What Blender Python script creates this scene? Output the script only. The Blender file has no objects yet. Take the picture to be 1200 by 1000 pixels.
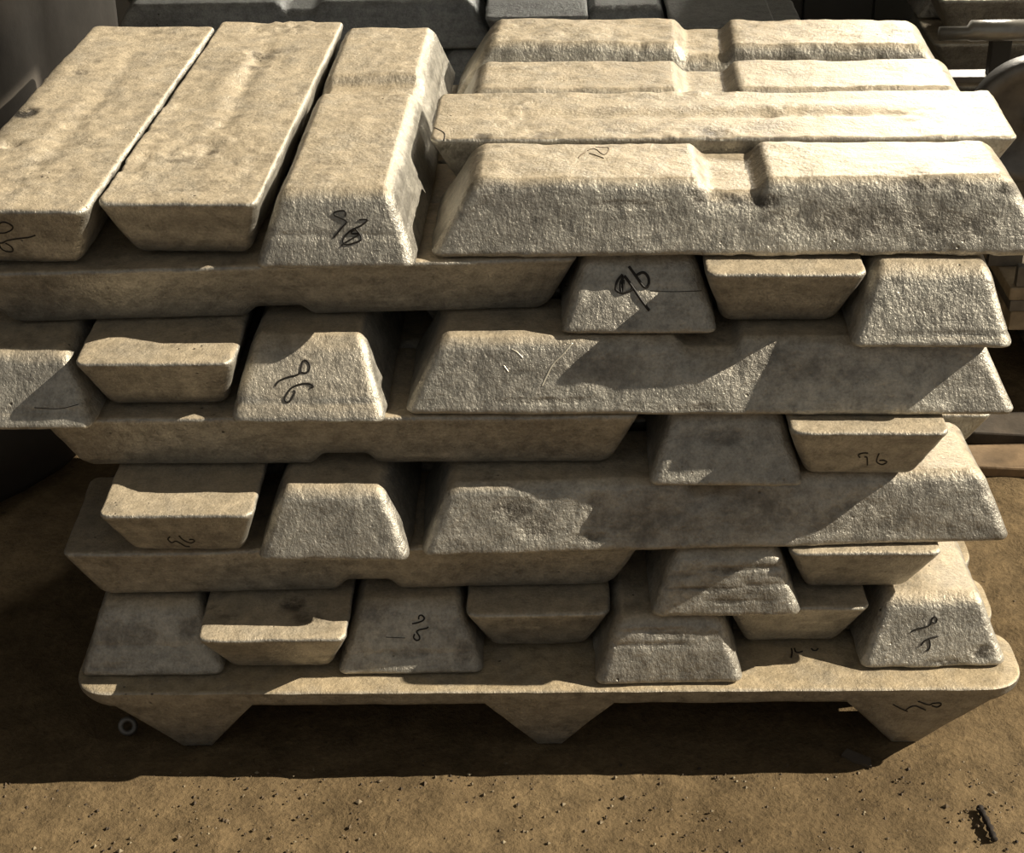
import bpy, math, random
import numpy as np
from mathutils import Vector, Matrix
from mathutils.bvhtree import BVHTree

random.seed(4)
SC = bpy.context.scene
COL = SC.collection

# ------------------------------------------------------------------ camera
CAM = Vector((0.6417, -1.8590, 1.5660))
PITCH, YAW, ROLL, FPX = 0.5180, 0.0217, -0.0199, 1971.1
_R0 = Vector((math.cos(YAW), math.sin(YAW), 0)); _F0 = Vector((-math.sin(YAW), math.cos(YAW), 0))
FWD = _F0 * math.cos(PITCH) - Vector((0, 0, math.sin(PITCH)))
_U0 = _F0 * math.sin(PITCH) + Vector((0, 0, math.cos(PITCH)))
RGT = _R0 * math.cos(ROLL) + _U0 * math.sin(ROLL)
UPV = _U0 * math.cos(ROLL) - _R0 * math.sin(ROLL)
cam = bpy.data.cameras.new('camera'); cam.sensor_width = 36; cam.lens = FPX / 1200 * 36
cam.clip_start = 0.02
camo = bpy.data.objects.new('camera', cam); COL.objects.link(camo)
camo.matrix_world = Matrix(((RGT.x, UPV.x, -FWD.x, CAM.x), (RGT.y, UPV.y, -FWD.y, CAM.y),
                            (RGT.z, UPV.z, -FWD.z, CAM.z), (0, 0, 0, 1)))
SC.camera = camo
def pix_dir(u, v): return (FWD * FPX + RGT * (u - 600) - UPV * (v - 500)).normalized()

# ------------------------------------------------------------------ world, sun, added window light, exposure
w = bpy.data.worlds.new('world'); SC.world = w; w.use_nodes = True
w.node_tree.nodes['Background'].inputs[0].default_value = (0.95, 0.95, 0.92, 1)
w.node_tree.nodes['Background'].inputs[1].default_value = 0.21
TO_SUN = Vector((1.35, 0.06, 1.0)).normalized()
sl = bpy.data.lights.new('sun', 'SUN'); sl.energy = 7.6; sl.angle = math.radians(0.4); sl.color = (1.0, 0.905, 0.74)
so = bpy.data.objects.new('sun', sl); COL.objects.link(so); so.location = TO_SUN * 8
so.rotation_euler = TO_SUN.to_track_quat('Z', 'Y').to_euler()
al = bpy.data.lights.new('added_window_light', 'AREA'); al.shape = 'RECTANGLE'; al.size = 0.7; al.size_y = 0.6  # added as an unseen window, for a highlight on the top bars
al.energy = 140; al.color = (1.0, 0.93, 0.8)
ao = bpy.data.objects.new('added_window_light', al); COL.objects.link(ao); ao.location = (1.75, 3.16, 1.78)
ao.rotation_euler = Vector((0.12, 0.85, 0.42)).to_track_quat('Z', 'Y').to_euler()
SC.view_settings.view_transform = 'Standard'; SC.view_settings.look = 'None'
SC.view_settings.gamma = 1.0; SC.view_settings.use_curve_mapping = False
SC.view_settings.exposure = 0.0

# ------------------------------------------------------------------ helpers
def tag(o, label=None, cat=None, group=None, kind=None):
    if label: o['label'] = label
    if cat: o['category'] = cat
    if group: o['group'] = group
    if kind: o['kind'] = kind
    return o
def link_mesh(name, me, mat, parent=None):
    o = bpy.data.objects.new(name, me); COL.objects.link(o)
    if mat and not me.materials: me.materials.append(mat)
    if parent: o.parent = parent
    return o
def pymesh(name, V, F, smooth=True):
    me = bpy.data.meshes.new(name)
    me.from_pydata([tuple(v) for v in V], [], [tuple(f) for f in F]); me.update()
    if smooth: me.polygons.foreach_set('use_smooth', [True] * len(me.polygons))
    return me
def npmesh(name, V, Q, smooth=True):
    me = bpy.data.meshes.new(name)
    me.vertices.add(len(V)); me.vertices.foreach_set('co', np.ascontiguousarray(V, np.float32).ravel())
    me.loops.add(Q.size); me.loops.foreach_set('vertex_index', np.ascontiguousarray(Q, np.int32).ravel())
    me.polygons.add(len(Q)); me.polygons.foreach_set('loop_start', np.arange(0, Q.size, 4, dtype=np.int32))
    me.polygons.foreach_set('use_smooth', np.full(len(Q), smooth))
    me.update(calc_edges=True); me.validate()
    return me
def box_geo(x0, x1, y0, y1, z0, z1, bev=0.0):
    """chamfered box"""
    b = min(bev, (x1-x0)/2.01, (y1-y0)/2.01, (z1-z0)/2.01)
    if b <= 0:
        V = [(x, y, z) for z in (z0, z1) for y in (y0, y1) for x in (x0, x1)]
        F = [(0, 2, 3, 1), (4, 5, 7, 6), (0, 1, 5, 4), (2, 6, 7, 3), (0, 4, 6, 2), (1, 3, 7, 5)]
        return V, F
    import bmesh
    bm = bmesh.new(); bmesh.ops.create_cube(bm, size=1)
    for v in bm.verts:
        v.co = Vector(((x0+x1)/2 + v.co.x*(x1-x0), (y0+y1)/2 + v.co.y*(y1-y0), (z0+z1)/2 + v.co.z*(z1-z0)))
    bmesh.ops.bevel(bm, geom=bm.edges[:], offset=b, segments=2, profile=0.6, affect='EDGES')
    bm.verts.index_update()
    V = [tuple(v.co) for v in bm.verts]; F = [[v.index for v in f.verts] for f in bm.faces]
    bm.free(); return V, F
def box(name, x0, x1, y0, y1, z0, z1, mat, parent=None, bev=0.004):
    V, F = box_geo(x0, x1, y0, y1, z0, z1, bev)
    return link_mesh(name, pymesh(name, V, F, smooth=False), mat, parent)
def tube_geo(pts, rad, n=8, cap=True):
    pts = [Vector(p) for p in pts]; V = []; F = []
    rads = rad if isinstance(rad, (list, tuple)) else [rad] * len(pts)
    ref = None
    for i, p in enumerate(pts):
        t = (pts[min(i+1, len(pts)-1)] - pts[max(i-1, 0)]).normalized()
        if ref is None: ref = t.orthogonal().normalized()
        ref = (ref - t * ref.dot(t)).normalized(); b = t.cross(ref)
        for k in range(n):
            a = 2*math.pi*k/n; V.append(p + (ref*math.cos(a) + b*math.sin(a)) * rads[i])
    for i in range(len(pts)-1):
        for k in range(n):
            F.append((i*n+k, i*n+(k+1) % n, (i+1)*n+(k+1) % n, (i+1)*n+k))
    if cap: F.append(tuple(range(n-1, -1, -1))); F.append(tuple((len(pts)-1)*n+k for k in range(n)))
    return V, F
def tube(name, pts, rad, mat, parent=None, n=12):
    V, F = tube_geo(pts, rad, n)
    return link_mesh(name, pymesh(name, V, F), mat, parent)

# numpy value noise ---------------------------------------------------------
def _hash(i, j, k, s):
    h = (i * 374761393 + j * 668265263 + k * 2147483647 + s * 1274126177) & 0xffffffff
    h = ((h ^ (h >> 13)) * 1274126177) & 0xffffffff
    h = ((h ^ (h >> 16)) * 2246822519) & 0xffffffff
    return ((h ^ (h >> 15)) & 0xffff) / 32767.5 - 1.0
def vnoise(P, scale, seed):
    q = P / scale; f0 = np.floor(q).astype(np.int64); t = q - f0; t = t*t*(3-2*t)
    i, j, k = f0[:, 0], f0[:, 1], f0[:, 2]; r = 0
    for a in (0, 1):
        for b in (0, 1):
            for c in (0, 1):
                wgt = (t[:, 0] if a else 1-t[:, 0]) * (t[:, 1] if b else 1-t[:, 1]) * (t[:, 2] if c else 1-t[:, 2])
                r = r + wgt * _hash(i+a, j+b, k+c, seed)
    return r
def smooth01(x): x = np.clip(x, 0, 1); return x*x*(3-2*x)

# ------------------------------------------------------------------ materials
class NT:
    def __init__(s, name):
        s.m = bpy.data.materials.new(name); s.m.use_nodes = True; s.t = s.m.node_tree
        s.b = s.t.nodes['Principled BSDF']
    def n(s, typ, **kw):
        nd = s.t.nodes.new(typ)
        for k, v in kw.items():
            if k.startswith('_'): setattr(nd, k[1:], v)
        return nd
    def l(s, a, b): s.t.links.new(a, b)
    def coord(s, scale=(1, 1, 1), shift=True):
        tc = s.n('ShaderNodeTexCoord'); mp = s.n('ShaderNodeMapping'); mp.inputs['Scale'].default_value = scale
        s.l(tc.outputs['Object'], mp.inputs['Vector'])
        if shift:
            oi = s.n('ShaderNodeObjectInfo'); mu = s.n('ShaderNodeMath', _operation='MULTIPLY'); mu.inputs[1].default_value = 37.0
            s.l(oi.outputs['Random'], mu.inputs[0]); cb = s.n('ShaderNodeCombineXYZ')
            for q in range(3): s.l(mu.outputs[0], cb.inputs[q])
            s.l(cb.outputs[0], mp.inputs['Location'])
        return mp.outputs['Vector']
    def noise(s, vec, scale, detail=4, rough=0.55, dist=0.0):
        nd = s.n('ShaderNodeTexNoise'); nd.inputs['Scale'].default_value = scale; nd.inputs['Detail'].default_value = detail
        nd.inputs['Roughness'].default_value = rough; nd.inputs['Distortion'].default_value = dist
        s.l(vec, nd.inputs['Vector']); return nd.outputs['Fac']
    def ramp(s, fac, stops):
        nd = s.n('ShaderNodeValToRGB'); e = nd.color_ramp.elements
        while len(e) < len(stops): e.new(0.5)
        for el, (p, c) in zip(e, stops):
            el.position = p; el.color = (c[0], c[1], c[2], 1) if isinstance(c, tuple) else (c, c, c, 1)
        s.l(fac, nd.inputs[0]); return nd.outputs[0]
    def mix(s, fac, a, b, mode='MIX'):
        nd = s.n('ShaderNodeMix', _data_type='RGBA', _blend_type=mode)
        for val, inp in ((fac, nd.inputs[0]), (a, nd.inputs[6]), (b, nd.inputs[7])):
            if hasattr(val, 'is_output'): s.l(val, inp)
            elif isinstance(val, tuple): inp.default_value = (*val, 1)
            else: inp.default_value = val
        return nd.outputs[2]
    def math(s, op, a, b=None, c=None, clamp=False):
        nd = s.n('ShaderNodeMath', _operation=op); nd.use_clamp = clamp
        for i, val in enumerate((a, b, c)):
            if val is None: continue
            if hasattr(val, 'is_output'): s.l(val, nd.inputs[i])
            else: nd.inputs[i].default_value = val
        return nd.outputs[0]
    def bump(s, hs):
        prev = None
        for h, st, dist in hs:
            nd = s.n('ShaderNodeBump'); nd.inputs['Strength'].default_value = st; nd.inputs['Distance'].default_value = dist
            s.l(h, nd.inputs['Height'])
            if prev: s.l(prev, nd.inputs['Normal'])
            prev = nd.outputs[0]
        s.l(prev, s.b.inputs['Normal'])
    def set(s, **kw):
        for k, v in kw.items():
            i = s.b.inputs[k.replace('_', ' ')]
            if hasattr(v, 'is_output'): s.l(v, i)
            elif isinstance(v, tuple): i.default_value = (*v, 1)
            else: i.default_value = v

def ingot_material(name, metal_a, metal_b, dust, dust_amt=1.0, metallic=0.55, stain=0.5, dark=(0.06, 0.05, 0.038)):
    m = NT(name); v = m.coord()
    n1 = m.noise(v, 7, 6, 0.62); n2 = m.noise(v, 50, 6, 0.68); n3 = m.noise(v, 260, 4, 0.65); ns = m.noise(v, 12, 7, 0.72, 0.5)
    nv = m.noise(m.coord((1.0, 1.0, 0.4)), 150, 4, 0.62)
    nh = m.noise(m.coord((0.25, 0.25, 3.0)), 22, 4, 0.6)      # casting laps round the flanks
    metal = m.mix(m.ramp(n1, [(0.32, 0.0), (0.68, 1.0)]), metal_a, metal_b)
    metal = m.mix(0.85, metal, m.ramp(n2, [(0.28, 0.42), (0.52, 0.86), (0.74, 1.15)]), 'MULTIPLY')
    metal = m.mix(0.5, metal, m.ramp(n3, [(0.33, 0.55), (0.62, 1.12)]), 'MULTIPLY')
    metal = m.mix(0.45, metal, m.ramp(nh, [(0.32, 0.6), (0.62, 1.08)]), 'MULTIPLY')
    ge = m.n('ShaderNodeNewGeometry'); sp = m.n('ShaderNodeSeparateXYZ'); m.l(ge.outputs['Normal'], sp.inputs[0])
    up = m.ramp(sp.outputs['Z'], [(0.50, 0.0), (0.9, 1.0)])
    dn = m.ramp(m.noise(v, 19, 7, 0.72), [(0.28, 0.55), (0.55, 1.0)])
    df = m.math('MULTIPLY', m.math('MULTIPLY', up, dn), dust_amt)
    dustc = m.mix(m.ramp(n2, [(0.3, 0.0), (0.7, 1.0)]), tuple(c*0.62 for c in dust), dust)
    dustc = m.mix(0.35, dustc, m.ramp(n3, [(0.33, 0.5), (0.6, 1.1)]), 'MULTIPLY')
    col = m.mix(df, metal, dustc)
    # soot and grime blotches, general; a bar's own spots also hold painted shade
    at = m.n('ShaderNodeAttribute', _attribute_name='grime_shade')
    gen = m.math('MULTIPLY', m.ramp(ns, [(0.55, 0.0), (0.72, 1.0)]), stain)
    own = m.math('MULTIPLY', at.outputs['Fac'], m.ramp(n2, [(0.42, 1.0), (0.64, 0.30)]))
    g = m.math('MAXIMUM', m.math('MULTIPLY', gen, m.ramp(n2, [(0.40, 1.0), (0.56, 0.1)])), own)
    col = m.mix(g, col, dark)
    # rubbed bright arrises
    pt = m.ramp(ge.outputs['Pointiness'], [(0.53, 0.0), (0.60, 1.0)])
    wear = m.math('MULTIPLY', pt, m.ramp(m.noise(v, 30, 4), [(0.42, 0.0), (0.62, 0.75)]))
    col = m.mix(wear, col, tuple(min(0.85, c*1.5) for c in metal_b))
    vo = m.n('ShaderNodeTexVoronoi'); vo.inputs['Scale'].default_value = 62; m.l(v, vo.inputs['Vector'])
    pit = m.math('MULTIPLY', m.ramp(vo.outputs['Distance'], [(0.07, 1.0), (0.15, 0.0)]),
                 m.ramp(m.noise(v, 15, 3), [(0.60, 0.0), (0.66, 1.0)]))
    col = m.mix(m.math('MULTIPLY', pit, 0.85), col, (0.04, 0.034, 0.026))
    dry = m.math('MAXIMUM', df, g)
    m.set(Base_Color=col, Metallic=m.math('MULTIPLY', m.math('SUBTRACT', 1.0, m.math('MULTIPLY', dry, 0.7)), metallic),
          Roughness=m.math('ADD', m.math('MULTIPLY', dry, 0.12), m.math('MULTIPLY_ADD', n2, 0.34, 0.24)))
    gb = m.math('MULTIPLY', own, n2)
    sm = m.math('SUBTRACT', 1.0, m.math('MULTIPLY', df, 0.5))   # dust fills the fine relief
    m.bump([(pit, 0.6, -0.004), (gb, 0.8, -0.006), (n2, 0.42, 0.005), (m.math('MULTIPLY', nv, sm), 0.7, 0.0026), (m.math('MULTIPLY', n3, sm), 0.75, 0.0016)])
    return m.m
M_ING = ingot_material('cast_metal_dusty', (0.43, 0.40, 0.345), (0.60, 0.565, 0.485), (0.66, 0.54, 0.37), 0.85)
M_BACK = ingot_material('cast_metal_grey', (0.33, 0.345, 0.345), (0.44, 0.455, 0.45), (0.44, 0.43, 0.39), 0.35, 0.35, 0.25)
M_BASE = ingot_material('cast_metal_base', (0.36, 0.335, 0.285), (0.46, 0.43, 0.37), (0.58, 0.46, 0.29), 0.95, 0.35)

def flat_mat(name, col, rough=0.6, metallic=0.0, var=0.3, scale=20, bump=0.3, dist=0.003):
    m = NT(name); v = m.coord(); n = m.noise(v, scale, 5, 0.6)
    m.set(Base_Color=m.mix(m.ramp(n, [(0.3, 0.0), (0.7, 1.0)]), tuple(c*(1-var) for c in col), tuple(min(1, c*(1+var)) for c in col)),
          Roughness=rough, Metallic=metallic)
    if bump: m.bump([(m.noise(v, scale*4, 4), bump, dist)])
    return m.m
M_INK = flat_mat('black_marker', (0.012, 0.009, 0.006), 0.6, bump=0)
M_BRIGHT = flat_mat('scraped_bright_metal', (0.72, 0.67, 0.55), 0.35, 0.4, 0.1, bump=0)
M_INKF = flat_mat('faint_pencil', (0.12, 0.085, 0.05), 0.7, bump=0)
M_DARK = flat_mat('dark_painted_steel', (0.045, 0.045, 0.042), 0.5, 0.3, 0.25, 6, 0.1)
M_STEEL = flat_mat('worn_steel', (0.36, 0.34, 0.30), 0.38, 0.7, 0.25, 15, 0.2)
M_DSTEEL = flat_mat('dark_steel', (0.16, 0.15, 0.135), 0.5, 0.5, 0.35, 18, 0.3)
M_TIMBER = flat_mat('weathered_timber', (0.34, 0.27, 0.18), 0.8, 0, 0.35, 25, 0.4)
M_BOARD = flat_mat('brown_board', (0.20, 0.135, 0.075), 0.8, 0, 0.4, 16, 0.5)
M_DBOARD = flat_mat('dark_board', (0.07, 0.055, 0.04), 0.75, 0, 0.4, 16, 0.5)
M_STICK = flat_mat('charred_wood', (0.02, 0.014, 0.010), 0.9, 0, 0.4, 60, 0.5)
M_WALL = flat_mat('grey_sheet_wall', (0.22, 0.21, 0.19), 0.8, 0, 0.15, 3, 0.1)
M_BAG = flat_mat('brown_woven_cloth', (0.066, 0.056, 0.045), 0.85, 0, 0.25, 7, 0.35)
def dirt_material():
    m = NT('trodden_dirt'); v = m.coord(shift=False)
    n0 = m.noise(v, 2.2, 5, 0.6); n1 = m.noise(v, 18, 6, 0.68); n2 = m.noise(v, 120, 5, 0.7); n3 = m.noise(v, 45, 4, 0.6, 1.2)
    c = m.mix(m.ramp(n0, [(0.3, 0.0), (0.7, 1.0)]), (0.150, 0.103, 0.052), (0.215, 0.152, 0.080))
    c = m.mix(0.75, c, m.ramp(n1, [(0.28, 0.42), (0.70, 1.15)]), 'MULTIPLY')
    c = m.mix(0.6, c, m.ramp(n2, [(0.30, 0.45), (0.66, 1.15)]), 'MULTIPLY')
    sp = m.math('MULTIPLY', m.ramp(n3, [(0.60, 0.0), (0.68, 1.0)]), m.ramp(n2, [(0.45, 0.0), (0.6, 1.0)]))
    c = m.mix(m.math('MULTIPLY', sp, 0.65), c, (0.035, 0.025, 0.016))
    m.set(Base_Color=c, Roughness=0.93, Specular_IOR_Level=0.2)
    m.bump([(n1, 0.6, 0.010), (n3, 0.5, 0.005), (n2, 0.7, 0.004)])
    return m.m
M_DIRT = dirt_material()

# ------------------------------------------------------------------ setting
def make_floor():
    xs = np.concatenate([np.linspace(-3.5, -0.75, 12)[:-1], np.arange(-0.75, 2.0, 0.011), np.linspace(2.0, 3.6, 9)])
    ys = np.concatenate([np.linspace(-3.2, -0.65, 12)[:-1], np.arange(-0.65, 1.15, 0.011), np.linspace(1.15, 3.6, 12)])
    X, Y = np.meshgrid(xs, ys, indexing='ij'); P = np.stack([X.ravel(), Y.ravel(), np.zeros(X.size)], 1)
    z = 0.0035*vnoise(P, 0.16, 1) + 0.0022*vnoise(P, 0.05, 2) + 0.0013*vnoise(P, 0.022, 3)
    P[:, 2] = z - 0.004
    nx, ny = len(xs), len(ys); I = np.arange(nx*ny).reshape(nx, ny)
    Q = np.stack([I[:-1, :-1], I[1:, :-1], I[1:, 1:], I[:-1, 1:]], -1).reshape(-1, 4)
    return tag(link_mesh('floor', npmesh('floor', P, Q), M_DIRT), 'trodden brown dirt floor of the yard shed', kind='structure')
make_floor()
tag(box('wall_left', -3.1, -3.0, -1.2, 3.4, -0.02, 3.4, M_WALL, bev=0), 'grey sheet wall', kind='structure')
tag(box('wall_right', 2.6, 2.7, 0.94, 3.4, -0.02, 3.4, M_WALL, bev=0), 'grey sheet wall beside the open bay', kind='structure')
tag(box('added_lintel', 2.6, 2.7, -1.2, 0.94, 2.857, 3.4, M_WALL, bev=0), 'grey sheet lintel over the open bay, added to block the sun', kind='structure')  # unseen; added to keep the sun off the bag
tag(box('ceiling', -3.1, 2.7, -1.2, 3.4, 3.4, 3.5, M_WALL, bev=0), 'grey shed roof', kind='structure')
def back_wall():
    x0, x1, z0, z1 = 1.33, 2.17, 1.40, 2.14
    V = []; F = []
    for a in [(-3.0, x0, -0.02, 3.4), (x1, 2.6, -0.02, 3.4), (x0, x1, -0.02, z0), (x0, x1, z1, 3.4)]:
        v, f = box_geo(a[0], a[1], 3.3, 3.4, a[2], a[3]); F += [tuple(i+len(V) for i in q) for q in f]; V += v
    wo = tag(link_mesh('wall_back', pymesh('wall_back', V, F, False), M_WALL), 'grey sheet wall with one added window', kind='structure')
    V = []; F = []
    for a in [(x0, x0+.04, z0, z1), (x1-.04, x1, z0, z1), (x0+.04, x1-.04, z0, z0+.04), (x0+.04, x1-.04, z1-.04, z1)]:
        v, f = box_geo(a[0], a[1], 3.28, 3.36, a[2], a[3]); F += [tuple(i+len(V) for i in q) for q in f]; V += v
    tag(link_mesh('added_window', pymesh('added_window', V, F, False), M_DSTEEL), 'steel frame of an added, unseen window in the back wall', kind='structure')  # unseen frame, added to go with the highlight lamp
back_wall()

# ------------------------------------------------------------------ ingots
H = 0.0942; ZB = 0.1383; LEN, LENN, WID, WIDN = 0.772, 0.690, 0.199, 0.1425
HI = 0.0915    # ingot height; the layers stand a millimetre or two apart on their high spots
def zl(k): return ZB + (k-1)*H
def lattice(nx, ny, nz):
    idx = -np.ones((nx, ny, nz), np.int64)
    m = np.zeros((nx, ny, nz), bool)
    m[0] = m[-1] = True; m[:, 0] = m[:, -1] = True; m[:, :, 0] = m[:, :, -1] = True
    ijk = np.argwhere(m); idx[m] = np.arange(len(ijk))
    Q = []
    def quads(G, flip):
        q = np.stack([G[:-1, :-1], G[1:, :-1], G[1:, 1:], G[:-1, 1:]], -1).reshape(-1, 4)
        Q.append(q[:, ::-1] if flip else q)
    quads(idx[:, :, -1], False); quads(idx[:, :, 0], True)
    quads(idx[:, 0, :], False); quads(idx[:, -1, :], True)
    quads(idx[0], True); quads(idx[-1], False)
    return ijk, np.concatenate(Q)
def axis(h, r, step):
    n = max(2, int(round(2*(h-r)/step)))
    e = r*np.array([1.0, 0.72, 0.45, 0.2])
    return np.concatenate([-(h-r)-e, np.linspace(-(h-r), h-r, n+1), (h-r)+e[::-1]])
def ingot_geo(flip, seed, dw=0.0, dl=0.0, step=0.006, zstep=0.0035, notch=0.0, ndepth=0.015, nhalf=0.026,
              groove=1.0, rough=1.0, h=HI, fl=0.3, seams=(), pits=(), wscale=1.0):
    """cast ingot; broad face W x L, narrow face smaller with a strap notch. flip=False: narrow face up."""
    rb, rt = 0.0065, 0.0165
    hx, hy, hz = LEN/2, WID*wscale/2, h/2
    xs, ys, zs = axis(hx, rt, step), axis(hy, rt, step), axis(hz, rt, zstep)
    zs = np.concatenate([zs[:1], [-hz+rb*0.35, -hz+rb*0.75], zs[zs > -hz+rb]])
    ijk, Q = lattice(len(xs), len(ys), len(zs))
    P = np.stack([xs[ijk[:, 0]], ys[ijk[:, 1]], zs[ijk[:, 2]]], 1)
    tz = (P[:, 2]+hz)/h
    rz = np.where(tz < 0.5, rb, rt)                           # sharp lip on the broad face, soft edges on the narrow one
    rp = 0.014 + 0.004*tz
    # plan corners
    ix = np.clip(P[:, 0], -(hx-rp), hx-rp); iy = np.clip(P[:, 1], -(hy-rp), hy-rp)
    dz = np.clip(np.abs(P[:, 2])-(hz-rz), 0, None)/rz         # 0 on flank .. 1 on face
    dx, dy = (P[:, 0]-ix)/rp, (P[:, 1]-iy)/rp
    side = np.maximum(np.abs(dx), np.abs(dy))                 # 0 inside faces .. 1 on flank
    pl = np.hypot(dx, dy); ux, uy = np.where(pl > 1e-9, dx/np.maximum(pl, 1e-9), 0), np.where(pl > 1e-9, dy/np.maximum(pl, 1e-9), 0)
    sg = np.sign(P[:, 2])
    onface = np.abs(np.abs(P[:, 2])-hz) < 1e-9
    ang = np.where(onface, math.pi/2 - (math.pi/4)*np.clip(side, 0, 1), np.clip(dz, 0, 1)*math.pi/4)
    flank_r = np.where(onface, side, 1.0)
    # position: corner arc of radius rz swept round the plan outline
    off = np.where(onface & (side < 1e-9), 0.0, 1.0)
    cx = ix + ux*(rp-rz); cy = iy + uy*(rp-rz)
    fx = np.where(off > 0, cx + ux*rz*np.cos(ang), P[:, 0]); fy = np.where(off > 0, cy + uy*rz*np.cos(ang), P[:, 1])
    fz = np.where(off > 0, np.where(dz > 0, sg*(hz-rz+rz*np.sin(ang)), P[:, 2]), P[:, 2])
    N = np.stack([ux*np.cos(ang), uy*np.cos(ang), sg*np.sin(ang)], 1)
    N = np.where((onface & (side < 1e-9))[:, None], np.stack([0*sg, 0*sg, sg], 1), N)
    flat = (~onface) & (dz <= 0)
    N = np.where(flat[:, None], np.stack([ux, uy, 0*ux], 1), N)
    P = np.stack([fx, fy, fz], 1)
    t = (P[:, 2] + hz)/h                                      # 0 broad face, 1 narrow face
    tt = np.clip((t-0.05)/0.87, 0, 1.06)
    sx = 1 + (((LENN+dl)/LEN) - 1)*tt; sy = 1 + (((WIDN+dw)/WID) - 1)*tt
    # slight bow of the flanks
    P0 = P.copy()
    P[:, 0] *= sx; P[:, 1] *= sy
    sd = seed*11
    # strap notch across the narrow face
    if ndepth:
        mm = 1 - smooth01((np.abs(P[:, 0]-notch) - nhalf)/0.022)
        P[:, 2] -= ndepth*mm*smooth01((t-0.45)/0.55)
    top = smooth01((N[:, 2]-0.5)/0.4); brd = smooth01((-N[:, 2]-0.5)/0.4)
    A = rough
    disp = 0.0016*A*vnoise(P0, 0.11, sd+1) + 0.0011*A*vnoise(P0, 0.04, sd+2) + 0.0006*A*vnoise(P0, 0.014, sd+3)
    edge = np.clip(1-np.abs(t-0.0)/0.14, 0, 1)*(1-brd)
    disp += edge*0.0016*A*vnoise(P0, 0.03, sd+4)
    # broad face: dished, with a lumpy shrink line down the middle
    u = P0[:, 0]/(LEN/2); vv = P0[:, 1]/(WID/2)
    endf = smooth01((0.80-np.abs(u))/0.25)
    wob = 0.12*vnoise(P0*np.array([1, 0, 0]) + 3.3, 0.12, sd+5)
    lobe = 0.5 + 0.5*vnoise(P0*np.array([1, 0, 0]) + 7.7, 0.16, sd+6)
    g = np.exp(-((vv-wob)/0.13)**2)
    disp += brd*groove*endf*(-0.0050*g*(0.35+0.65*lobe) + 0.0032*np.exp(-((vv-wob+0.30)/0.16)**2)*lobe)
    patch = smooth01((vnoise(P0, 0.09, sd+7)-0.05)/0.5)
    disp += brd*groove*patch*0.0022*vnoise(P0, 0.011, sd+8)
    disp += brd*0.0012*np.exp(-((1-np.abs(vv))/0.10)**2)
    for sz in seams:                                          # cold-shut seams round the flanks
        lw = sz + 0.012*vnoise(P0*np.array([1, 1, 0]), 0.09, sd+9)
        disp -= (1-brd)*(1-top)*0.0022*np.exp(-((t-lw)/0.028)**2)*smooth01(0.7+vnoise(P0*np.array([1, 1, 0]), 0.06, sd+10))
    for (px, py, face, rad, dep) in pits:                     # single large pits
        msk = brd if face == 'B' else (top if face == 'T' else (1-brd)*(1-top))
        q = (P0[:, 0]-px)**2 + (P0[:, 1]-py)**2
        disp -= msk*dep*np.exp(-q/(rad*rad))
    disp *= 1 - (1-fl)*smooth01((np.abs(N[:, 2])-0.5)/0.4)    # bedded faces are nearly flat
    P = P + N*disp[:, None]
    P[:, 2] += h/2
    if flip:
        P[:, 2] = h - P[:, 2]; P[:, 1] *= -1
    return P, Q
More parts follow.
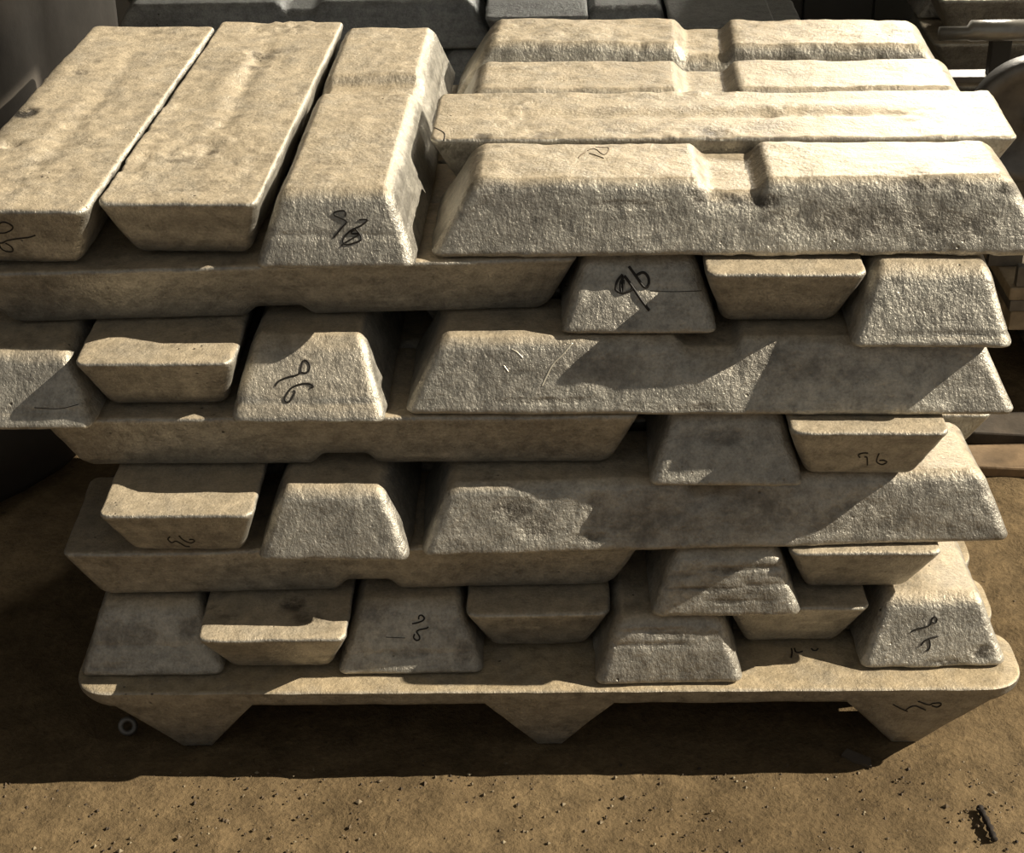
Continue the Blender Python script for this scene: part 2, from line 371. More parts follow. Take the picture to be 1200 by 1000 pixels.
# name: layer, dir, flip, x, y, rot deg, options
MAIN = [
 ('E7a', 7, 'E', 'W', 0.008, 0.414, -2.3, dict(pits=[(-0.155, -0.066, 'B', 0.012, 0.012), (0.075, -0.02, 'B', 0.006, 0.003)], groove=0.9),
  'top-layer ingot, broad face up, with a dark pit near its outer long edge'),
 ('E7b', 7, 'E', 'W', 0.213, 0.431, -2.2, dict(dw=.009, dl=-.012, groove=1.5), 'top-layer ingot, broad face up, with a rough shrink line along its middle'),
 ('E7c', 7, 'E', 'N', 0.395, 0.433, -1.4, dict(dl=.016, notch=0.06, seams=(0.42,)), 'top-layer ingot, narrow face up, with a black 96 scrawled on its lit end'),
 ('X7a', 7, 'X', 'N', 0.889, 0.172, -1.0, dict(dl=-.018, notch=-0.008, ndepth=.017, rough=1.2), 'front crosswise top-layer ingot, narrow face up, notched, dark pits below the notch'),
 ('X7b', 7, 'X', 'W', 0.882, 0.343, -1.4, dict(wscale=.95, dw=-.004, groove=1.2), 'crosswise top-layer ingot, broad face up, with a bright gleaming end'),
 ('X7c', 7, 'X', 'N', 0.892, 0.519, -1.7, dict(notch=-0.01, ndepth=.017), 'notched crosswise top-layer ingot between the broad-face-up one and the rearmost'),
 ('X7d', 7, 'X', 'N', 0.897, 0.732, -3.4, dict(dl=-.02, notch=0.0, ndepth=.017, rough=1.5), 'rearmost crosswise notched ingot of the top layer'),
 ('X6a', 6, 'X', 'W', 0.297, 0.168, 2.2, dict(dw=-.022, dl=.013, notch=0.0, ndepth=.013), 'long grey ingot, broad face up, second layer from the top'),
 ('E6a', 6, 'E', 'N', 0.770, 0.433, -1.1, dict(seams=(0.58,)), 'ingot end with a bold black 96, second layer from the top'),
 ('E6b', 6, 'E', 'W', 0.949, 0.415, -1.1, dict(dw=.003, dl=-.009), 'broad-face-up ingot end, dark below its pale lip, second layer from the top'),
 ('E6c', 6, 'E', 'N', 1.138, 0.387, -2.2, dict(seams=(0.17,), rough=1.2), 'ingot end with a seam along its foot, second layer from the top'),
 ('E5a', 5, 'E', 'N', -0.029, 0.367, 0.0, dict(seams=(0.24,), rough=1.3), 'narrow-face-up ingot end at the outer side of the third layer from the top'),
 ('E5b', 5, 'E', 'W', 0.155, 0.375, 0.1, dict(dw=.012, dl=-.020), 'broad-face-up ingot end with a sunlit lip, third layer from the top'),
 ('E5c', 5, 'E', 'N', 0.348, 0.378, -0.9, dict(dw=.003, dl=-.040, rough=1.2, seams=(0.24,)), 'ingot end with a black 96 written sideways, third layer from the top'),
 ('X5a', 5, 'X', 'N', 0.853, 0.105, -1.2, dict(dw=-.012, ndepth=.015, rough=1.1), 'long narrow-face-up ingot with a bright scratch, third layer from the top'),
 ('X4a', 4, 'X', 'W', 0.379, 0.113, -0.3, dict(dw=-.005, dl=.014, notch=0.0), 'long grey ingot, broad face up, in the middle layer'),
 ('E4a', 4, 'E', 'N', 0.885, 0.370, -1.4, dict(), 'plain narrow-face-up ingot end in the middle layer'),
 ('E4b', 4, 'E', 'W', 1.059, 0.350, -1.4, dict(), 'broad-face-up ingot end with a small 96, in the middle layer'),
 ('E3b', 3, 'E', 'W', 0.173, 0.318, -0.2, dict(dw=.005, dl=-.015), 'broad-face-up ingot end with a small sideways 96, third layer above the base'),
 ('E3c', 3, 'E', 'N', 0.373, 0.345, -1.2, dict(dw=-.005, dl=.020, rough=1.1), 'narrow-face-up ingot end with bright worn edges, third layer above the base'),
 ('X3a', 3, 'X', 'N', 0.864, 0.081, 2.0, dict(dl=.010, rough=1.3), 'long narrow-face-up ingot with a dark pitted patch, third layer above the base'),
 ('X2a', 2, 'X', 'W', 0.384, 0.094, 1.2, dict(dl=.012, notch=0.015), 'long grey ingot, broad face up, second layer above the base'),
 ('E2a', 2, 'E', 'N', 0.882, 0.346, 0.0, dict(dl=.040, seams=(0.75, 0.5), rough=1.4), 'ingot end with dark streaky seams, second layer above the base'),
 ('E2b', 2, 'E', 'W', 1.061, 0.361, 0.2, dict(dw=-.006, dl=-.008, rough=0.8), 'smooth broad-face-up ingot end, second layer above the base'),
 ('E1a', 1, 'E', 'N', 0.099, 0.347, 0.6, dict(seams=(0.42,), rough=1.4), 'narrow-face-up ingot end with pitted foot, outermost on the base, shaded side'),
 ('E1b', 1, 'E', 'W', 0.277, 0.308, 0.5, dict(dl=-.022, dw=-.004, groove=1.5), 'broad-face-up ingot end with pale lip and shiny crater, on the base'),
 ('E1c', 1, 'E', 'N', 0.453, 0.347, 0.6, dict(seams=(0.3,), rough=1.3), 'narrow-face-up ingot end with a sideways 96, on the base beside a broad-face-up one'),
 ('E1d', 1, 'E', 'W', 0.627, 0.361, 0.8, dict(wscale=.97, dl=-.008, dw=-.004), 'dark broad-face-up ingot end over the middle foot of the base'),
 ('E1e', 1, 'E', 'N', 0.801, 0.323, 1.0, dict(dl=.030, rough=1.4, seams=(0.6, 0.8)), 'pale narrow-face-up ingot end standing furthest forward on the base'),
 ('E1f', 1, 'E', 'W', 0.976, 0.370, 1.0, dict(wscale=.95, dw=-.008), 'broad-face-up ingot end tucked beside the end marked 96, on the base'),
 ('E1g', 1, 'E', 'N', 1.158, 0.356, 1.5, dict(dw=-.007, dl=.007, rough=1.4), 'turned narrow-face-up ingot end with a black 96, outermost on the base, sunlit side'),
]
INGOT = {}
for si, (nm, lay, dr, fl, x, y, rot, opt, label) in enumerate(MAIN):
    P, Q = ingot_geo(fl == 'W', si+1, fl=1.0 if lay == 7 else 0.3, **opt)
    o = link_mesh('metal_ingot', npmesh('metal_ingot', P, Q), M_ING)
    o.location = (x, y, zl(lay)+(0.0028 if lay == 7 else 0.0013)); o.rotation_euler = (0, 0, math.radians(rot + (90 if dr == 'E' else 0)))
    tag(o, label, 'ingot', 'ingots of the front stack'); INGOT[nm] = o
# rows behind the front bars
P, Q = ingot_geo(True, 71, step=0.012, zstep=0.009); ME_W = npmesh('metal_ingot', P, Q); ME_W.materials.append(M_ING)
P, Q = ingot_geo(False, 72, step=0.012, zstep=0.009); ME_N = npmesh('metal_ingot', P, Q); ME_N.materials.append(M_ING)
for front, seq in [('X6a', 'NWN'), ('X5a', 'WNW'), ('X4a', 'NWN'), ('X3a', 'WNW'), ('X2a', 'NWN')]:
    f = INGOT[front]
    for k, c in enumerate(seq):
        o = link_mesh('metal_ingot', ME_W if c == 'W' else ME_N, None)
        rot = {'X6a': 0.8, 'X3a': 0.6}.get(front, 0.0) * (1-k/3)
        dx = 0.012 if front == 'X3a' else random.uniform(-.005, .005)
        o.location = (f.location.x + dx - (0.020 if front == 'X6a' else 0), f.location.y + 0.188 + 0.178*k, f.location.z)
        o.rotation_euler = (0, 0, math.radians(rot))
        tag(o, 'inner ingot behind the front bar of the %s' % {'X6a': 'second layer from the top', 'X5a': 'third layer from the top', 'X4a': 'middle layer', 'X3a': 'third layer above the base', 'X2a': 'second layer above the base'}[front], 'ingot', 'inner ingots of the front stack')

# grime on single bars, with some shade painted in as dark spots, found on their faces along the line of sight
def grime_shade(key, spots):
    o = INGOT[key]; me = o.data
    Mw = Matrix.LocRotScale(o.location, o.rotation_euler, None); Mi = Mw.inverted()
    bvh = BVHTree.FromPolygons([v.co for v in me.vertices], [tuple(p.vertices) for p in me.polygons])
    co = np.empty(len(me.vertices)*3, np.float32); me.vertices.foreach_get('co', co); co = co.reshape(-1, 3).astype(float)
    val = np.zeros(len(co)); nz = 0.55*vnoise(co, 0.03, 501) + 0.45*vnoise(co, 0.013, 502)
    for u, v, rx, rz, st in spots:
        h = bvh.ray_cast(Mi @ CAM, (Mi.to_3x3() @ pix_dir(u, v)).normalized())
        if h[0] is None: continue
        d = co - np.array(h[0]); lx = 0 if abs(d[:, 0]).max() > 0.25 else 1
        q = np.sqrt((d[:, 0]/rx)**2 + (d[:, 1]/max(rx, rz))**2 + (d[:, 2]/rz)**2)
        val = np.maximum(val, st*np.clip((1.0 - q + 0.5*nz)/0.55, 0, 1))
    a = me.attributes.new('grime_shade', 'FLOAT', 'POINT'); a.data.foreach_set('value', val.astype(np.float32))
grime_shade('X7a', [(822, 232, .022, .012, 1), (850, 236, .02, .010, 1), (893, 236, .03, .011, .9), (1090, 217, .06, .010, .9), (1000, 262, .10, .022, .55),
              (1120, 262, .09, .022, .5), (740, 240, .06, .006, .5), (1180, 222, .03, .012, .8), (925, 255, .06, .02, .4)])
grime_shade('X7b', [(565, 160, .015, .008, .8), (830, 155, .03, .02, .7), (640, 158, .03, .006, .5), (900, 150, .05, .02, .35)])
grime_shade('X7d', [(930, 78, .05, .02, .6), (1000, 82, .05, .02, .7), (870, 70, .04, .015, .35), (1060, 78, .03, .015, .6)])
grime_shade('X3a', [(600, 598, .030, .022, 1), (632, 618, .035, .02, .75), (700, 600, .02, .03, .5), (770, 612, .07, .03, .55), (880, 600, .08, .03, .5),
              (1000, 610, .08, .03, .4), (690, 630, .04, .008, .7)])  # small spots: dark pitted patch; wide right-hand ones: painted shade
grime_shade('X5a', [(700, 430, .07, .03, .4), (900, 430, .10, .03, .35), (640, 470, .08, .005, .5), (800, 478, .08, .004, .6)])  # darker spots and thin dark lines along the front flank
grime_shade('E7a', [(30, 133, .020, .020, 1.6), (95, 85, .012, .008, .8), (40, 190, .02, .01, .5), (100, 165, .03, .01, .4)])
grime_shade('E7b', [(310, 65, .02, .01, .7), (300, 80, .012, .03, .5), (250, 180, .012, .02, .45), (220, 190, .03, .01, .35)])  # darker spots along the middle of the broad face
grime_shade('E2a', [(850, 668, .06, .005, .8), (830, 690, .07, .005, .8), (860, 705, .05, .004, .6), (800, 675, .03, .006, .5)])
grime_shade('E1b', [(345, 708, .020, .012, .9), (360, 725, .02, .008, .6)])
grime_shade('E1g', [(1150, 765, .020, .010, .9), (1110, 776, .04, .007, .9), (1070, 783, .04, .005, .7)])  # shade of the gap below the bar painted along its foot
grime_shade('E1a', [(150, 745, .05, .02, .45), (220, 740, .03, .02, .5), (130, 782, .04, .006, .5)])
grime_shade('E1c', [(440, 720, .03, .02, .4), (480, 765, .06, .006, .5), (545, 765, .02, .02, .6)])
grime_shade('E1e', [(790, 745, .06, .005, .5)])
grime_shade('E4a', [(850, 510, .06, .012, .5)])
grime_shade('E6c', [(1085, 360, .05, .01, .3)])

# ------------------------------------------------------------------ base ingots with feet
def base_geo(seed, x0, x1, wid, top, ftap=0.74):
    feet = [(0.147, 0.094, 0.020), (0.646, 0.088, 0.017), (1.145, 0.096, 0.018)]
    tp = 0.033
    xs = sorted(set([round(q, 4) for q in np.concatenate([np.linspace(x0, x1, 140)] +
         [np.array([c-a, c-b, c+b, c+a]) for c, a, b in feet] + [x0+np.array([.001, .003, .006, .01, .015, .022]), x1-np.array([.001, .003, .006, .01, .015, .022])])]))
    rings = []
    for x in xs:
        e = min(x-x0, x1-x); R = 0.05
        hw = wid/2 - (R - math.sqrt(max(0, R*R-(R-min(e, R))**2)))*0.85
        zlow = top - tp
        if e < 0.045: zlow = top - 0.010 - (tp-0.010)*(e/0.045)**0.8
        for c, a, b in feet:
            dxx = abs(x-c)
            if dxx < a:
                zlow = min(zlow, (top-tp) * max(0.0, (dxx-b)/(a-b)) + 0.0) if dxx > b else 0.0
        dep = top - zlow; nar = hw*(1 - ftap*dep/top)
        r = 0.004
        prof = [(-hw+r*1.6, top), (-hw+r*0.5, top-r*0.25), (-hw, top-r*0.9)]
        for q in (0.25, 0.5, 0.75, 0.93): prof.append((-hw+(hw-nar)*q, top-r*0.9-(dep-r*0.9)*q))
        prof.append((-nar+0.004, zlow))
        nar2 = hw*(1 - 0.22*dep/top)                           # rear flank of a foot steepened to stop sun leaking under
        k2 = (hw-nar2)/max(1e-6, hw-nar)
        prof += [(hw-(hw+p[0])*(k2 if p[1] < top-r else 1.0), p[1]) for p in prof[::-1]]
        for q in (0.6, 0.2, -0.2, -0.6): prof.append((hw*q, top))
        rings.append([(x, py, pz) for py, pz in prof])
    V = np.array([p for rg in rings for p in rg]); n = len(rings[0])
    F = []
    for i in range(len(rings)-1):
        for k in range(n): F.append((i*n+k, i*n+(k+1) % n, (i+1)*n+(k+1) % n, (i+1)*n+k))
    F.append(tuple(range(n-1, -1, -1))); F.append(tuple((len(rings)-1)*n+k for k in range(n)))
    d = 0.0012*vnoise(V, 0.05, seed) + 0.0007*vnoise(V, 0.017, seed+1)
    V[:, 1] += d*np.sign(V[:, 1]); V[:, 2] += np.where(V[:, 2] > top-0.002, d*0.4-0.0006, 0)
    return V, F
for i, (yc, lab) in enumerate([(-0.003, 'front base ingot, a long cast bar on three pointed feet, marked 96'), (0.1345, 'base ingot with three feet directly behind the front base ingot'),
                               (0.2745, 'base ingot with three feet under the middle of the stack'), (0.62, 'base ingot with three feet under the rear of the stack')]):
    V, F = base_geo(90+i*3, 0.0+(0.004 if i else 0), 1.285-(0.006 if i else 0), 0.136, ZB-0.0005, 0.24 if i else 0.74)  # feet of the hidden bars left blunt in front to block stray sun
    o = link_mesh('base_ingot', pymesh('base_ingot', V, F), M_BASE); o.location = (0, yc, 0)
    o.data.polygons.foreach_set('use_smooth', [True]*len(o.data.polygons))
    md = o.modifiers.new('split', 'EDGE_SPLIT'); md.split_angle = math.radians(50)
    tag(o, lab, 'base ingot', 'base ingots under the front stack'); INGOT['B%d' % i] = o

# ------------------------------------------------------------------ hand-written marks, laid on the faces they stand on
def spline(pts, n=6):
    P = [Vector(p) for p in pts]; out = []
    for i in range(len(P)-1):
        a, b, c, d = P[max(i-1, 0)], P[i], P[i+1], P[min(i+2, len(P)-1)]
        for k in range(n):
            t = k/n
            out.append(0.5*((2*b) + (c-a)*t + (2*a-5*b+4*c-d)*t*t + (3*b-a-3*c+d)*t**3))
    out.append(P[-1]); return out
def mark(key, strokes, rad=0.0010, mat=M_INK, label='black handwritten 96'):
    o = INGOT[key]; rad = rad*(1.25 if mat is M_INK else 1.0)
    Mw = Matrix.LocRotScale(o.location, o.rotation_euler, None); Mi = Mw.inverted()
    me = o.data
    bvh = BVHTree.FromPolygons([v.co for v in me.vertices], [tuple(p.vertices) for p in me.polygons])
    V = []; F = []
    org = Mi @ CAM
    for s in strokes:
        pts = []
        for p in spline([(a, b, 0) for a, b in s]):
            d = (Mi.to_3x3() @ pix_dir(p.x, p.y)).normalized()
            h = bvh.ray_cast(org, d)
            if h[0] is not None and (not pts or (h[0]-pts[-1]).length < 0.02): pts.append(h[0] + h[1]*rad*(-0.45 if mat is M_BRIGHT else 0.25))
        if len(pts) > 1:
            v, f = tube_geo(pts, rad, 6); F += [tuple(i+len(V) for i in q) for q in f]; V += v
    if not V: return
    m = link_mesh('handwritten_mark', pymesh('handwritten_mark', V, F), mat, o); m['label'] = label
def T(strokes, ox, oy, s): return [[(ox+a/s, oy+b/s) for a, b in st] for st in strokes]
mark('E7c', T([[(410, 310), (425, 245), (385, 200), (280, 205), (200, 235), (210, 290), (330, 345), (420, 390), (440, 430), (350, 530), (190, 725)],
               [(690, 375), (800, 370), (850, 385), (720, 490), (540, 570), (420, 680), (365, 780), (390, 840), (470, 860), (690, 790), (725, 730), (690, 650), (610, 555)],
               [(600, 570), (535, 610), (550, 650), (690, 655), (400, 830), (340, 895)]], 380, 235, 16.667), 0.0009)
mark('E6a', T([[(280, 240), (190, 350), (165, 470), (180, 510), (270, 550), (420, 505), (440, 460)], [(300, 270), (245, 400), (260, 540), (290, 520), (290, 330)],
               [(310, 260), (440, 440), (580, 650), (725, 845)], [(385, 105), (520, 290), (620, 430), (680, 455), (720, 380), (700, 270), (620, 205), (510, 255)]], 710, 305, 14.286), 0.0014)
mark('E5c', T([[(180, 580), (240, 500), (380, 435), (540, 395), (600, 350), (615, 270), (650, 165), (700, 155), (755, 220), (750, 310), (690, 360), (620, 350)],
               [(780, 610), (820, 580), (740, 540), (620, 545), (470, 600), (390, 690), (340, 790), (370, 845), (430, 830), (510, 690), (490, 650)]], 310, 412, 14.286), 0.0010)
mark('E4b', T([[(540, 320), (420, 320), (320, 360), (350, 425)], [(460, 410), (520, 430), (530, 600)], [(805, 330), (760, 430), (750, 530), (850, 585), (930, 570), (980, 525), (900, 490), (810, 490)]], 990, 515, 20), 0.0008)
mark('E3b', T([[(380, 285), (335, 340), (400, 405), (450, 415), (520, 385), (640, 440), (740, 500), (850, 510)],
               [(595, 255), (650, 320), (760, 390), (880, 425), (960, 385), (920, 345), (840, 350)]], 180, 615, 20), 0.0008)
mark('E1c', T([[(415, 320), (420, 250), (480, 225), (545, 290), (510, 350), (400, 395), (260, 425)],
               [(635, 495), (600, 530), (420, 570), (370, 620), (430, 720), (430, 790), (360, 815), (295, 750), (320, 665)]], 470, 710, 20), 0.0009)
mark('E1g', T([[(205, 435), (290, 385), (480, 335), (590, 285), (615, 190), (670, 130), (720, 180), (690, 250), (630, 240)],
               [(740, 515), (560, 560), (460, 620), (405, 695)], [(565, 560), (585, 680), (560, 770), (510, 800)]], 1055, 715, 16.667), 0.0009)
mark('B0', T([[(100, 235), (220, 300), (350, 355)], [(320, 330), (400, 280), (490, 260), (590, 300), (670, 335)],
              [(540, 180), (720, 240), (800, 215), (920, 210), (940, 245), (870, 280), (780, 255)]], 1040, 810, 15), 0.0009)
mark('E7a', T([[(-60, 260), (0, 195), (60, 170), (150, 190), (240, 250), (240, 310), (160, 360), (70, 385), (-40, 380)],
               [(690, 430), (560, 470), (350, 495), (150, 530), (60, 575), (-10, 590), (20, 680), (120, 740), (245, 740), (230, 660), (110, 580)]], 0, 250, 16.667), 0.0008)
mark('B0', T([[(300, 265), (310, 340), (295, 450)], [(360, 260), (390, 335), (450, 345), (520, 320)], [(700, 265), (740, 305), (800, 300), (830, 265)]], 910, 745, 17.14), 0.0009,
     label='black handwritten characters')
mark('X7a', T([[(215, 435), (270, 375), (350, 325)], [(405, 290), (480, 255), (580, 265), (680, 345), (750, 365), (810, 310), (825, 235), (700, 225), (560, 215)],
               [(440, 340), (570, 380), (730, 440)]], 665, 160, 17.14), 0.0007, M_INKF, 'faint pencil scribble')

mark('X5a', [[(671, 402), (660, 415), (648, 427), (641, 440), (635, 453)]], 0.0013, M_BRIGHT, 'bright scratch')
mark('X5a', [[(599, 409), (606, 413), (613, 420)]], 0.0009, M_BRIGHT, 'bright scratch')
mark('X5a', [[(590, 428), (596, 436)]], 0.0008, M_BRIGHT, 'bright scratch')
mark('E6a', [[(662, 335), (690, 340), (712, 341)]], 0.0004, M_INK, 'fine crack')
mark('E6a', [[(762, 341), (790, 342), (822, 341)]], 0.0004, M_INK, 'fine crack')
mark('X7b', [[(500, 146), (514, 152), (521, 157), (520, 165)]], 0.0006, M_INK, 'corner crack')
mark('E5a', [[(40, 478), (70, 479), (92, 474)]], 0.0004, M_INK, 'fine crack')
mark('E1c', [[(452, 747), (475, 748)]], 0.0004, M_INK, 'fine crack')

# ------------------------------------------------------------------ rear stack in the shade
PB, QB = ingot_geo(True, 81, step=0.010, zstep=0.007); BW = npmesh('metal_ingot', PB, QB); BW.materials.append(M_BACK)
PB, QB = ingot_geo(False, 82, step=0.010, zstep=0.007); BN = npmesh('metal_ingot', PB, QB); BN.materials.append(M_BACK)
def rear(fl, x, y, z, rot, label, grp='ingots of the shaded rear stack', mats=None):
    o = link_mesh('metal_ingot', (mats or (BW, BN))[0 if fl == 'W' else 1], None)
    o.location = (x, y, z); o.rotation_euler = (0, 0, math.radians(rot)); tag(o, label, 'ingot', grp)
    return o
ZR = 0.090
def zr(k): return ZR + (k-1)*H
LR = 'grey ingot lying %s in the %s layer of the shaded rear stack'; ORD = ['', 'bottom', 'second', 'third', 'fourth', 'fifth']
rear('N', 0.165, 1.52, zr(6), 0.5, 'long shaded ingot, narrow face up, on top of the rear stack')
rear('W', 0.148, 1.70, zr(6), 0, 'shaded crosswise ingot, broad face up, on top of the rear stack')
rear('N', 0.165, 1.88, zr(6), 0, 'rearmost crosswise ingot on top of the rear stack')
rear('W', 0.636, 1.325+.387, zr(6), 90, 'shaded broad-face-up ingot end beside the crosswise bars on top of the rear stack')
rear('N', 0.8095, 1.345+.387, zr(6), 90, 'shaded narrow-face-up ingot end on top of the rear stack')
rear('W', 0.986, 1.255+.387, zr(6), 90, 'shaded broad-face-up ingot end at the outer end of the rear stack top')
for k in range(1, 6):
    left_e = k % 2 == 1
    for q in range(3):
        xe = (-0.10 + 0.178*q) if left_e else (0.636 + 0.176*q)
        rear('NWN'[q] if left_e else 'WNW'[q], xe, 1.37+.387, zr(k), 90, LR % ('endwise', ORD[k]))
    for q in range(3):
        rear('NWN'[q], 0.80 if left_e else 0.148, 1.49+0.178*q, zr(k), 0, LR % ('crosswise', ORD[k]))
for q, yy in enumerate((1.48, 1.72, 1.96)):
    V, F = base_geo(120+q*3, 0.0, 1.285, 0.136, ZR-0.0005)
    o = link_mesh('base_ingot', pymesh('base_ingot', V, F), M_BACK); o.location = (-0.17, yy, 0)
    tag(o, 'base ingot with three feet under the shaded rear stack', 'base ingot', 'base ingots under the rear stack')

# ------------------------------------------------------------------ second rear stack, beside the roller stand
PB, QB = ingot_geo(True, 83, step=0.012, zstep=0.009); CW = npmesh('metal_ingot', PB, QB); CW.materials.append(M_ING)
PB, QB = ingot_geo(False, 84, step=0.012, zstep=0.009); CN = npmesh('metal_ingot', PB, QB); CN.materials.append(M_ING)
for k in range(1, 6):
    for q in range(2):
        top = k == 5
        rear('WN'[q], 1.875, 1.80+0.178*q, 0.10+(k-1)*H, 0,
             ('brown-dusted ingot, broad face up, on top of the small stack behind the roller stand', 'brown-dusted ingot, narrow face up, on top of the small rear stack')[q] if top
             else 'brown-dusted ingot in the small stack behind the roller stand', 'ingots of the small rear stack', (CW, CN))
for q in range(2):
    tag(box('timber_bearer', 1.56+0.45*q, 1.66+0.45*q, 1.70, 2.08, 0.0, 0.0995, M_TIMBER, bev=0.006),
        'square timber bearer under the small rear stack', 'timber', 'bearers under the small rear stack')

# ------------------------------------------------------------------ dark cabinet
cab = bpy.data.objects.new('steel_cabinet', None); COL.objects.link(cab); cab.location = (0, 0, 0)
tag(cab, 'dark steel cabinet standing beside the shaded rear stack', 'cabinet')
box('body', 1.215, 1.575, 2.12, 2.5, 0.03, 1.5, M_DARK, cab, 0.006)
for a, b in ((1.225, 1.262), (1.267, 1.43), (1.435, 1.565)): box('front_panel', a, b, 2.108, 2.12, 0.06, 1.47, M_DARK, cab, 0.004)
box('edge_strip', 1.572, 1.579, 2.105, 2.118, 0.03, 1.5, M_STEEL, cab, 0.001)
box('plinth', 1.225, 1.565, 2.13, 2.49, 0.0, 0.03, M_DSTEEL, cab, 0.002)

# ------------------------------------------------------------------ skid and roller stand
sk = bpy.data.objects.new('timber_skid', None); COL.objects.link(sk)
tag(sk, 'low skid of timber planks with a steel plate between, under the roller stand', 'skid')
box('lower_plank', 1.52, 2.15, 1.0, 1.5, 0.135, 0.175, M_TIMBER, sk, 0.004)
box('steel_plate', 1.515, 2.15, 0.995, 1.5, 0.177, 0.200, M_DSTEEL, sk, 0.002)
box('upper_plank', 1.51, 2.15, 0.99, 1.5, 0.202, 0.228, M_TIMBER, sk, 0.004)
for a in (1.62, 2.0): box('runner', a, a+.09, 1.02, 1.48, 0.0, 0.134, M_DSTEEL, sk, 0.006)
rs = bpy.data.objects.new('roller_stand', None); COL.objects.link(rs); rs.location = (1.53, 1.25, 0.2285)
tag(rs, 'steel roller stand with a round grey wheel and a threaded shaft', 'roller stand')
def rbox(n, x0, x1, y0, y1, z0, z1, m): 
    return box(n, x0-1.53, x1-1.53, y0-1.25, y1-1.25, z0-.2285, z1-.2285, m, rs, 0.003)
def rel(*p): return Vector(p) - Vector((1.53, 1.25, .2285))
def lathe_y(prof, n=56):
    V = []; F = []
    for yy, r in prof:
        for k in range(n):
            a = 2*math.pi*k/n; V.append(rel(1.522 + r*math.cos(a), yy, .535 + r*math.sin(a)))
    m_ = len(prof)
    for i in range(m_-1):
        for k in range(n): F.append((i*n+k, i*n+(k+1) % n, (i+1)*n+(k+1) % n, (i+1)*n+k))
    return V, F
V, F = lathe_y([(1.034, .017), (1.034, .080), (1.022, .090), (1.020, .104), (1.023, .112), (1.030, .116), (1.060, .116), (1.066, .112), (1.068, .10), (1.056, .09), (1.056, .017), (1.034, .017)])
link_mesh('wheel', pymesh('wheel', V, F), M_DSTEEL, rs)
tube('axle', [rel(1.522, 1.012, .535), rel(1.522, 1.115, .535)], 0.018, M_DSTEEL, rs, 16)
for yy in (1.085,):
    rbox('bracket', 1.49, 1.555, yy, yy+.02, 0.2285, 0.515, M_DSTEEL)
rbox('foot_rail', 1.52, 1.90, 0.992, 1.01, 0.229, 0.27, M_DSTEEL); rbox('foot_rail', 1.52, 1.90, 1.445, 1.465, 0.229, 0.27, M_DSTEEL)
rbox('cross_bar', 1.41, 1.95, 1.47, 1.52, 0.462, 0.476, M_DSTEEL)
for a in (1.55, 1.85): rbox('post', a, a+.04, 1.468, 1.50, 0.2285, 0.585, M_DARK)
# shaft: plain left end, thicker body, threaded right part
pts = [rel(1.437, 1.45, .572), rel(1.492, 1.45, .572), rel(1.499, 1.45, .577), rel(1.64, 1.45, .577)]
tube('shaft', pts, [0.014, 0.014, 0.021, 0.021], M_STEEL, rs, 20)
pts = []; rad = []
for k in range(49): pts.append(rel(1.641+k*0.0065, 1.45, .577)); rad.append(0.021 if k % 2 else 0.017)
tube('threaded_shaft', pts, rad, M_STEEL, rs, 20)

# ------------------------------------------------------------------ bulk bag
def bulk_bag():
    nz, na = 60, 160; V = []; F = []
    R, Ht = 0.685, 1.15
    for i in range(nz+1):
        t = i/nz
        for k in range(na):
            a = 2*math.pi*k/na; c, s = math.cos(a), math.sin(a)
            sq = (abs(c)**3.2 + abs(s)**3.2)**(-1/3.2)
            prof = (0.94 + 0.06*min(1, t/0.08)) * (1 - 0.5*max(0, (t-0.88)/0.12)**2)
            V.append((R*prof*(0.55+0.45*sq)*c, R*prof*(0.55+0.45*sq)*s, Ht*t))
    for i in range(nz):
        for k in range(na): F.append((i*na+k, i*na+(k+1) % na, (i+1)*na+(k+1) % na, (i+1)*na+k))
    F.append(tuple(range(na-1, -1, -1))); F.append(tuple(nz*na+k for k in range(na)))
    V = np.array(V); P = V.copy(); P[:, 2] *= 0.35
    d = 0.014*vnoise(P, 0.13, 301) + 0.006*vnoise(P, 0.05, 302)
    rr = np.hypot(V[:, 0], V[:, 1]); V[:, 0] *= 1+d/rr; V[:, 1] *= 1+d/rr
    return V, F
V, F = bulk_bag()
bag = link_mesh('bulk_bag', pymesh('bulk_bag', V, F), M_BAG); bag.location = (-0.85, 1.0, -0.002); bag.rotation_euler = (0, 0, -0.61)
tag(bag, 'large dark brown woven bulk bag behind the front stack', 'bag')
for k in range(4):
    a = math.pi/4 + k*math.pi/2
    p = [(0.50*math.cos(a+s), 0.50*math.sin(a+s), z) for s, z in ((-.22, .98), (-.2, 1.17), (-.1, 1.25), (.1, 1.25), (.2, 1.17), (.22, .98))]
    tube('lifting_loop', [tuple(q) for q in spline(p, 4)], 0.014, M_BAG, bag, 8)

# ------------------------------------------------------------------ things on the dirt
def board(name, pts, z0, z1, mat, seed, label):
    n = len(pts); V = [(x, y, z0) for x, y in pts] + [(x, y, z1 + 0.004*math.sin(i*2.1+seed)) for i, (x, y) in enumerate(pts)]
    F = [tuple(range(n-1, -1, -1)), tuple(range(n, 2*n))] + [(i, (i+1) % n, n+(i+1) % n, n+i) for i in range(n)]
    o = link_mesh(name, pymesh(name, V, F, False), mat); md = o.modifiers.new('bevel', 'BEVEL'); md.width = 0.004; md.segments = 2
    return tag(o, label, 'board')
board('wood_board', [(1.36, .705), (1.44, .695), (1.60, .69), (1.98, .70), (1.97, .77), (1.70, .785), (1.50, .78), (1.37, .775)], -.004, .016, M_BOARD, 0.3,
      'flat brown board lying on the sunlit dirt beside the stack')
board('wood_board', [(1.37, .815), (1.55, .80), (1.95, .815), (1.98, .89), (1.7, .90), (1.40, .89)], -.004, .022, M_DBOARD, 1.1,
      'dark board lying on the dirt in front of the skid')
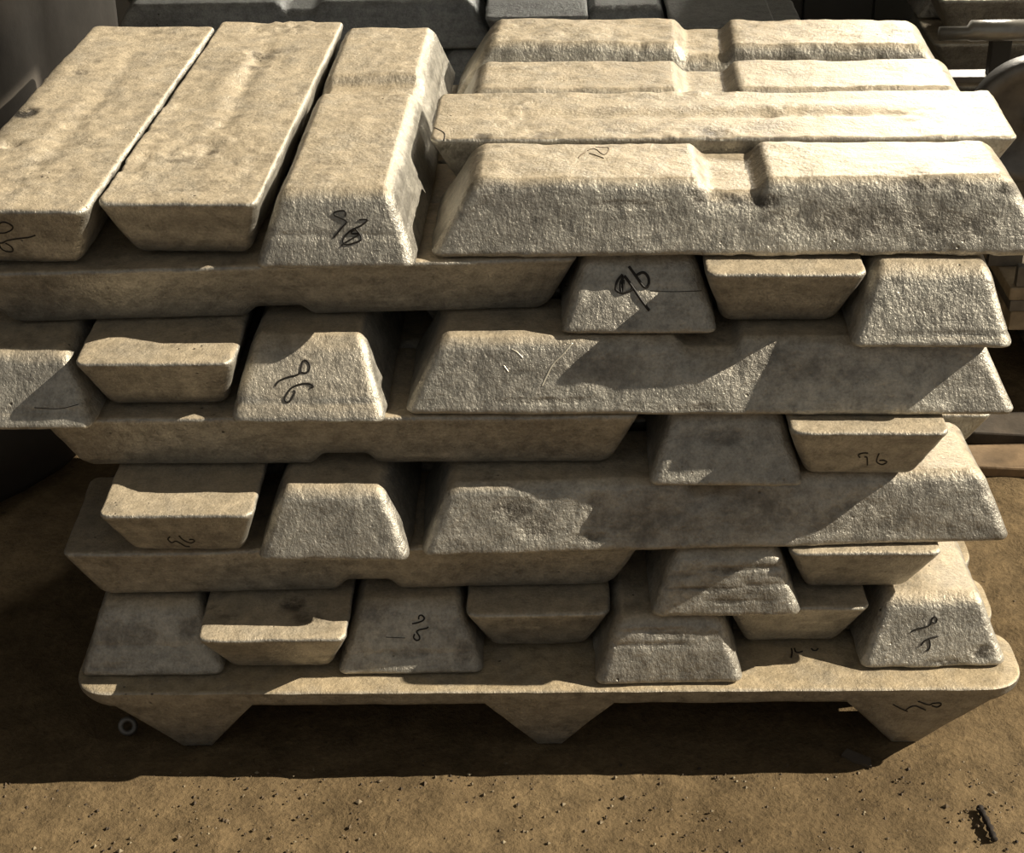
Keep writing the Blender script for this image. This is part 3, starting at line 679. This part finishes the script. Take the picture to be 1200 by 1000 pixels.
def stick():
    pts = [(1.219, -0.152, .001), (1.220, -0.165, .002), (1.2225, -0.185, .002), (1.2235, -0.203, .002), (1.224, -0.214, .001)]
    V, F = tube_geo(spline(pts, 5), [0.0042 + 0.0012*math.sin(i*1.7) for i in range(21)], 8)
    v, f = tube_geo([(1.219, -.160, .002), (1.213, -.157, .003)], [0.0025, 0.0012], 6)
    F += [tuple(i+len(V) for i in q) for q in f]; V += v
    tag(link_mesh('stick', pymesh('stick', V, F), M_STICK), 'short charred stick lying on the sunlit dirt', 'stick')
stick()
def flake():
    V = [(1.052, -.047, .004), (1.060, -.040, .008), (1.090, -.060, .007), (1.089, -.073, .004), (1.066, -.060, .003)]
    V2 = [(x, y, z-.0045) for x, y, z in V]; n = 5
    F = [tuple(range(n)), tuple(range(2*n-1, n-1, -1))] + [(i, n+i, n+(i+1) % n, (i+1) % n) for i in range(n)]
    tag(link_mesh('bark_flake', pymesh('bark_flake', V+V2, F, False), M_DBOARD), 'curled flake on the shaded dirt before the base ingot', 'flake')
flake()
def nut():
    pts = [(0.010*math.cos(a), 0.010*math.sin(a), 0) for a in [2*math.pi*k/18 for k in range(19)]]
    V, F = tube_geo(pts, 0.0042, 10, False)
    o = link_mesh('steel_ring', pymesh('steel_ring', V, F), M_DSTEEL); o.location = (0.043, 0.012, 0.012); o.rotation_euler = (math.radians(62), 0, 0.2)
    tag(o, 'small steel ring standing in the shaded dirt by the base foot', 'ring')
nut()
def pebbles():
    rnd = random.Random(9); V = []; F = []
    for _ in range(1300):
        if rnd.random() < .7: x, y = rnd.uniform(-0.15, 1.35), rnd.uniform(-0.35, -0.08)
        else: x, y = (rnd.uniform(1.3, 1.75), rnd.uniform(-0.3, 0.68)) if rnd.random() < .7 else (rnd.uniform(-0.25, 1.3), rnd.uniform(-0.1, -.05))
        s = rnd.choice([0.0012, 0.0016, 0.002, 0.0028]) * rnd.uniform(.8, 1.2)
        if rnd.random() < .05: s = rnd.uniform(0.003, 0.0052)
        b = len(V)
        for dx, dy, dz in ((1, 0, 0), (0, 1, 0), (-1, 0, 0), (0, -1, 0), (0, 0, 1), (0, 0, -1)):
            q = s*rnd.uniform(.6, 1.3); V.append((x+dx*q, y+dy*q, -0.003+s*0.3+dz*q*.8))
        for a, c in ((0, 1), (1, 2), (2, 3), (3, 0)): F.append((b+a, b+c, b+4)); F.append((b+c, b+a, b+5))
    m = NT('grit'); v = m.coord(shift=False); n = m.noise(v, 40, 2)
    m.set(Base_Color=m.ramp(n, [(0.35, (0.03, 0.02, 0.012)), (0.52, (0.13, 0.09, 0.05)), (0.70, (0.34, 0.28, 0.18))]), Roughness=0.8)
    tag(link_mesh('grit', pymesh('grit', V, F, False), m.m), 'loose grit and small stones scattered on the dirt', 'grit', kind='stuff')
pebbles()
